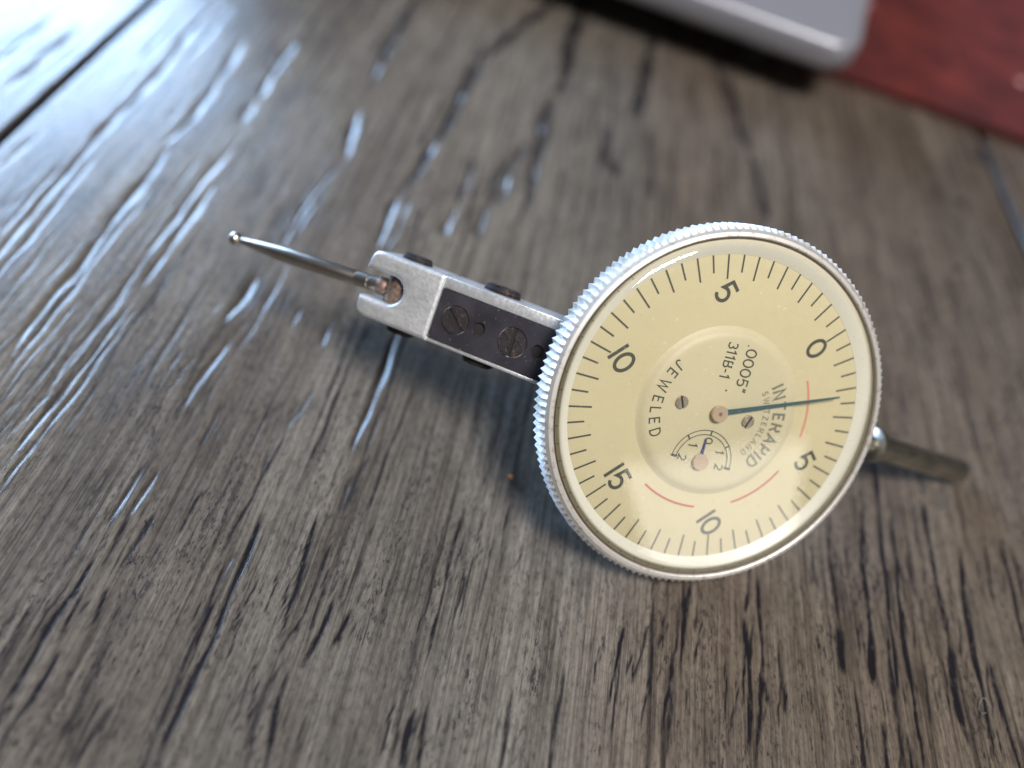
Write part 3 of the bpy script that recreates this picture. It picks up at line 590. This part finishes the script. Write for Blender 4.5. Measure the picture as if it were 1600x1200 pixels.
disc_lathe(D.at((sh[0], sh[1], 0)), [(.044, .021), (.044, .042), (.053, .044), (.054, .060), (.050, .064), (.010, .064)], 48).build("counter_hub", M['brass'], T)
mb = MB(); hand(mb, sh, st_, .0150, .006, .038); mb.build("counter_hand", M['blue'], T, smooth=False)
# crystal
lathe(D, [(.0001, .100), (.6, .0995), (1.02, .097), (1.055, .094), (1.080, .082), (1.098, .062), (1.104, .052)], 160).build("crystal", M['crystal'], T)
# housing behind the bezel
disc_lathe(D, [(1.0, -.14), (.98, -.166), (.86, -.17), (.84, -.20), (.82, -.42), (.78, -.46), (.2, -.46)], 96).build("housing", M['cast'], T)

# body: a = towards the stylus, w = across, p = up out of its top face
ub = DR @ np.array([math.cos(R_(-50)), math.sin(R_(-50)), 0]); tt = R_(29)
av = -ub * math.cos(tt) - DR[:, 2] * math.sin(tt)
wv = DR @ np.array([math.cos(R_(40)), math.sin(R_(40)), 0]); pv = np.cross(av, wv); pv *= np.sign(pv[2])
org = np.array([1.3118, -.1799, -5.1911]) - 1.1 * ub - .30 * DR[:, 2]
B = Fr(cp(org), c2w(av), c2w(wv), c2w(pv))
def bl(x, y, z=0.0):
    q = on_plane(x, y, B.p((0, 0, z)), B.z) - B.o; return np.array([q @ B.x, q @ B.y])
for nm, q in dict(plTL=(690.5, 453), plBL=(671, 524), plTR=(873, 515), plBR=(843, 598), s1=(712, 500), s2=(801, 535), h1=(749, 514), h2=(840, 549), silT=(583, 392), silT3=(885, 492), silBL=(556, 490), silB2=(670, 533), silB3=(830, 598), slotR=(632, 455), slT=(605, 428), slB=(600, 478), ball=(367, 372), col=(598, 446), kT1=(620, 390), kT1b=(672, 412), kT2=(740, 440), kT2b=(812, 462), kB1=(575, 505), kB1b=(648, 526), kB2=(703, 555), kB2b=(770, 577)).items():
    print(nm, np.round(bl(*q), 3))
hgt = B.p((2.3, 0, -.2)); print('tip height', hgt[2], 'body', B.p((0.6, -.2, -.38))[2])
def bevel(o, wd, seg=3, ang=40):
    m_ = o.modifiers.new("bevel", 'BEVEL'); m_.width = wd * U; m_.segments = seg; m_.limit_method = 'ANGLE'; m_.angle_limit = R_(ang); m_.harden_normals = True
    for p in o.data.polygons: p.use_smooth = True
p0 = bl(690.5, 453); p1 = bl(671, 524); p2 = bl(843, 598); p3 = bl(873, 515)
wt = (p0[1] + p3[1]) / 2; wb = (p1[1] + p2[1]) / 2; ahead = (p0[0] + p1[0]) / 2
aend = bl(570, 440)[0]; wT = (bl(583, 392)[1] + bl(885, 492)[1]) / 2 - .004; wB = (bl(556, 490)[1] + bl(830, 598)[1]) / 2 + .002
print('plate', wt, wb, ahead, 'end', aend, 'sides', wT, wB)
slc = bl(612, 454); sr = .094; sc_a = bl(632, 455)[0] + sr; wS = slc[1]
dep = -.36
outer = [(ahead, wT), (ahead, wB), (aend - .07, wB), (aend - .03, wB + .010), (aend - .008, wB + .034), (aend, wB + .07), (aend + .004, wS - sr)]
outer += [(sc_a + sr * math.cos(R_(t)), wS + sr * math.sin(R_(t))) for t in np.linspace(-90, -270, 17)]
outer += [(aend + .004, wS + sr), (aend, wT - .07), (aend - .008, wT - .034), (aend - .03, wT - .010), (aend - .07, wT)]
def dense(o, step=.03):
    out = []
    for i, p in enumerate(o):
        q = o[(i + 1) % len(o)]; k = max(1, int(math.dist(p, q) / step)); out += [(p[0] + (q[0] - p[0]) * t / k, p[1] + (q[1] - p[1]) * t / k) for t in range(k)]
    return out
mb = soft_prism(B, dense(outer), dep, .032, .030, 5)
cast = mb.build("body_casting", M['cast'], T, smooth=True, angle=50)
armo = [(-.24, wT), (ahead + .03, wT), (ahead + .03, wB), (-.24, wB)]
mb = soft_prism(B, armo, dep + .004, -.004, .02, 4); arm = mb.build("body_arm", M['cast'], T, smooth=True, angle=50)
# side rails standing beside the plate
mb = soft_prism(B, [(-.15, wt + .004), (ahead + .01, wt + .004), (ahead + .01, wT - .003), (-.15, wT - .003)], -.03, .014, .012, 3); o = mb.build("body_rail", M['cast'], T, angle=50)
mb = soft_prism(B, [(-.15, wB + .003), (ahead + .01, wB + .003), (ahead + .01, wb - .004), (-.15, wb - .004)], -.03, .010, .008, 3); o = mb.build("body_rail", M['cast'], T, angle=50)
# black top plate with holes
scr = [(bl(712, 500), .096), (bl(801, 535), .099)]; hol = [(bl(749, 514), .043), (bl(840, 549.5), .043)]
holes = [circle(c[0], c[1], r, 40) for c, r in scr + hol]
mb = prism(B, [(-.12, wt), (ahead - .004, wt), (ahead - .004, wb), (-.12, wb)], holes, -.0035, .016)
plate = mb.build("top_plate", M['black'], T, smooth=True, angle=50); plate['label'] = 'black plate with two slotted screws and two holes'
for (c, r), an in zip(scr, (-98, 48)):
    a0 = {(-98): math.degrees(math.atan2(*(bl(703, 483) - bl(721, 518))[::-1])), 48: math.degrees(math.atan2(*(bl(808, 517) - bl(795, 556))[::-1]))}[an]
    slotted_screw("plate_screw", B.at((c[0], c[1], .011)), r - .005, .016, .023, a0, M['rust'], plate, depth=.011)
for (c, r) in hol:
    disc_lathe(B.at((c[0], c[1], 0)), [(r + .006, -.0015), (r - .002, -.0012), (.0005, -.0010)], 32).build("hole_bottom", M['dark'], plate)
    lathe(B.at((c[0], c[1], 0)), [(r, .0165), (r + .003, .0172), (r + .006, .0165)], 32).build("hole_rim", M['rust'], plate)
# pivot screws on both sides of the body
def knob(name, a, z, r, side, ext, ang, notch=0):
    wv0 = wT if side > 0 else wB
    fr = Fr(B.p((a, wv0, z)), B.x, B.z, B.y * side)
    mb = disc_lathe(fr, [(r * 1.05, -.01), (r * 1.05, ext * .30), (r * .80, ext * .32), (r * .80, ext * .40), (r, ext * .42), (r, ext * .9), (r * .93, ext)], 40)
    o = mb.build(name + "_collar", M['rust'], T)
    slotted_screw("slotted_head", fr.at((0, 0, ext + .010)), r * .93, .016, r * .24, ang, M['rust'], o)
    return o
kz = -.15
def mid(pa, pb): return (bl(*pa)[0] + bl(*pb)[0]) / 2
knob("pivot_screw", mid((612, 392), (672, 412)) , kz, .100, 1, .030, 20); knob("pivot_screw", mid((745, 440), (812, 462)), kz, .120, 1, .036, 80)
knob("pivot_screw", mid((578, 505), (648, 526)), kz, .100, -1, .034, 10); knob("pivot_screw", mid((703, 555), (770, 577)), kz, .110, -1, .034, 60)
# stylus
pc = np.array([sc_a - .005, wS, -.13])
mb = disc_lathe(Fr(B.p(pc) - B.y * (sr - .004), B.x, B.z, B.y), [(.082, 0), (.086, .01), (.086, sr * 2 - .02), (.082, sr * 2 - .01)], 40); mb.build("stylus_pivot", M['pivot'], T)
s0 = B.p((bl(600, 448, -.12)[0], bl(600, 448, -.12)[1], -.12)); tipz = -.16
s1 = B.p((*bl(368, 373, tipz), tipz)); sd = nrm(s1 - s0); ln = np.linalg.norm(s1 - s0); print('stylus len', ln, 'tip h', s1[2])
sx = nrm(np.cross(sd, B.z)); sy = np.cross(sd, sx); s00 = s0 - sd * .06
S_ = Fr(s0, sx, sy, sd)
mb = disc_lathe(S_, [(.050, -.07), (.052, .10), (.049, .104), (.049, .112), (.052, .116), (.052, .205), (.049, .208), (.049, .214), (.052, .222), (.054, ln * .62), (.051, ln * .70), (.042, ln * .80), (.030, ln * .90), (.022, ln * .965), (.020, ln)], 40); sty = mb.build("stylus", M['steel'], T)
mb = disc_lathe(S_.at((0, 0, ln)), [(.048 * math.cos(R_(t)), .048 * math.sin(R_(t))) for t in range(-85, 90, 10)], 40); mb.build("ball_tip", M['steel'], sty)
mb = disc_lathe(S_, [(.056, -.03), (.062, -.02), (.062, .030), (.056, .040)], 40); mb.build("collar", M['pivot'], sty)
# stem at the back
q1 = cp(np.array([(1498 - 800) / FPX, -(733 - 600) / FPX, -1]) * 6.35); q1[2] = .125
q0 = cp(np.array([(1372 - 800) / FPX, -(698 - 600) / FPX, -1]) * 6.0)
q1 = on_table(1497, 736, .105)
sd = nrm(q1 - q0); ln = np.linalg.norm(q1 - q0); sx = nrm(np.cross(sd, (0, 0, 1))); sy = np.cross(sd, sx); Q = Fr(q0, sx, sy, sd); print('stem', ln, q0, q1, 'base z', base)
mb = disc_lathe(Q, [(.060, -.22), (.075, -.06), (.095, -.03), (.096, .0), (.096, ln - .008), (.090, ln), (.05, ln)], 48); stem = mb.build("stem", M['stem'], T)
mb = disc_lathe(Q.at((-.0, .0, -.02)), [(.095, -.10), (.125, -.08), (.125, -.03), (.10, .0)], 40); mb.build("stem_collar", M['stem'], stem)
hc = D.p((.3, -.5, -.40)); kd = nrm(q0 - sd * .2 - hc); kl = np.linalg.norm(q0 - sd * .2 - hc); kx = nrm(np.cross(kd, (0, 0, 1)))
mb = disc_lathe(Fr(hc, kx, np.cross(kd, kx), kd), [(.10, 0), (.10, kl), (.05, kl + .05)], 32); mb.build("stem_clamp", M['stem'], stem)

# ------------------------------------------------------------------ laptop corner and red book
lap_m = mat("anodised_grey_lid", (.34, .34, .38), .42, .55); lap_b = mat("laptop_rubber_foot", (.02, .02, .02), .8)
E1 = nrm(on_table(1000, 0, .2) - on_table(1285, 104.5, .2)); E2 = np.array([E1[1], -E1[0], 0]); E2 = E2 if E2[1] > 0 else -E2
ZB, ZT = .42, .86
KC = on_table(1317, 134, ZB)
print('E1', E1, 'E2', E2, 'corner', KC)
def rrect(inset, rad, z, la=19.0, lb=13.5, n=8):
    P = []; rad = max(rad - inset, .02)
    for (cx, cy, a0) in ((inset + rad, inset + rad, 180), (la - inset - rad, inset + rad, 270), (la - inset - rad, lb - inset - rad, 0), (inset + rad, lb - inset - rad, 90)):
        for k in range(n + 1): t = R_(a0 + 90 * k / n); P.append((cx + rad * math.cos(t), cy + rad * math.sin(t)))
    return [KC * [1, 1, 0] + E1 * x + E2 * y + np.array([0, 0, z]) for x, y in P]
mb = MB(); loops = [rrect(i_, .42, z) for i_, z in ((.30, ZB), (.14, ZB + .03), (.05, ZB + .09), (.0, ZB + .17), (.0, ZT - .06), (.02, ZT - .015), (.06, ZT))]
n = len(loops[0]); V = np.concatenate([np.array(l) for l in loops]); F = []
for i in range(len(loops) - 1):
    for k in range(n): F.append((i * n + k, i * n + (k + 1) % n, (i + 1) * n + (k + 1) % n, (i + 1) * n + k))
F += [tuple(range(n)), tuple((len(loops) - 1) * n + k for k in range(n))]
lapc = KC + E1 * 9.5 + E2 * 6.7; lapc[2] = 0
LT = empty("laptop", lapc, 'closed silver-grey laptop corner resting over the red book at the top edge', 'laptop')
mb.add(V, F); mb.build("case", lap_m, LT, angle=50)
BKZ = .13
for (x, y, onb) in ((1.2, 1.2, 1), (17.8, 1.2, 0), (17.8, 12.3, 0), (1.2, 12.3, 1)):
    fp = KC * [1, 1, 0] + E1 * x + E2 * y; z0 = 0.0
    disc_lathe(Fr(fp, (1, 0, 0), (0, 1, 0), (0, 0, 1)), [(.25, z0), (.28, z0 + .01), (.28, ZB + .01)], 24).build("rubber_foot", lap_b, LT)
def red():
    m_ = mat("red_mottled_cloth", (.2, .03, .03), .7, spec=.25); n = N(m_)
    a = n.noise(n.coords(), 1.3, 4, .6, .4); b = n.noise(n.coords(), 9, 3, .6)
    c = n.ramp(a, (.32, (.050, .011, .012)), (.5, (.092, .017, .016)), (.70, (.150, .027, .022)))
    c = n.mix(.6, c, n.ramp(b, (.35, .75), (.6, 1.1)), 'MULTIPLY')
    n.L(c, n.b.inputs["Base Color"]); n.L(n.bump(b, .02, .4), n.b.inputs["Normal"]); return m_
redm = red(); page = mat("book_pages", (.5, .46, .38), .8)
b0 = on_table(1290, 121, 0); b1 = on_table(1600, 232, 0); BE = nrm(b1 - b0); BU = np.array([-BE[1], BE[0], 0]); BU = BU if BU[1] > 0 else -BU
bo = b0 - BE * .75
BKF = Fr(bo, BE, BU, (0, 0, 1)); bc = BKF.p((7.5, 5, 0))
BT = empty("red_book", bc, 'red mottled book cover lying flat partly under the laptop corner', 'book')
def rr2(x0, y0, x1, y1, r, n=5):
    P = []
    for cx, cy, a0 in ((x0 + r, y0 + r, 180), (x1 - r, y0 + r, 270), (x1 - r, y1 - r, 0), (x0 + r, y1 - r, 90)):
        P += [(cx + r * math.cos(R_(a0 + 90 * k / n)), cy + r * math.sin(R_(a0 + 90 * k / n))) for k in range(n + 1)]
    return P
o = prism(BKF, rr2(0, 0, 16, 11, .12), [], .095, BKZ).build("cover", redm, BT); bevel(o, .012, 2)
o = prism(BKF, rr2(0, 0, 16, 11, .12), [], .002, .030).build("cover", redm, BT); bevel(o, .01, 2)
prism(BKF, rr2(.12, .14, 15.9, 10.9, .03), [], .031, .094).build("page_block", page, BT)
pinkm = mat("pale_print", (.62, .32, .28), .6)
for (x, y, r) in ((1597, 128, .07), (1352, 4, .10)):
    q = on_table(x, y, BKZ + .002); l = q - bo; prism(BKF, circle(l @ BE, l @ BU, r, 20), [], BKZ + .0005, BKZ + .003).build("printed_spot", pinkm, BT)

# ------------------------------------------------------------------ small debris
q = on_table(798, 745, .012); mb = disc_lathe(Fr(q, (1, 0, 0), (0, .6, 0), (0, 0, 1)), [(.004, -.012), (.019, -.004), (.016, .008), (.004, .015)], 8)
o = mb.build("crumb", mat("orange_crumb", (.85, .34, .08), .6)); set_thing(o, 'tiny orange crumb on the wood left of the dial', 'crumb')
mb = MB(); P = []
for t in np.linspace(0, 5.2, 26):
    P.append(on_table(1537 + 7 * math.cos(t + 1), 1103 + 12 * math.sin(t + 1), .012 + .006 * math.sin(t * 2)))
P = np.array(P); rr_ = .0014; V = []; F = []
for i, p in enumerate(P):
    d = nrm(P[min(i + 1, len(P) - 1)] - P[max(i - 1, 0)]); x = nrm(np.cross(d, (0, 0, 1))); y = np.cross(d, x)
    for k in range(5): V.append(p + rr_ * (x * math.cos(k * 1.2566) + y * math.sin(k * 1.2566)))
for i in range(len(P) - 1):
    for k in range(5): F.append((i * 5 + k, i * 5 + (k + 1) % 5, i * 5 + 5 + (k + 1) % 5, i * 5 + 5 + k))
mb.add(V, F); o = mb.build("lint_fibre", mat("white_lint", (.30, .30, .29), .7)); set_thing(o, 'fine curled white lint fibre on the wood at lower right', 'fibre')
for o in bpy.data.objects:
    if '_o' in o.keys(): del o['_o']
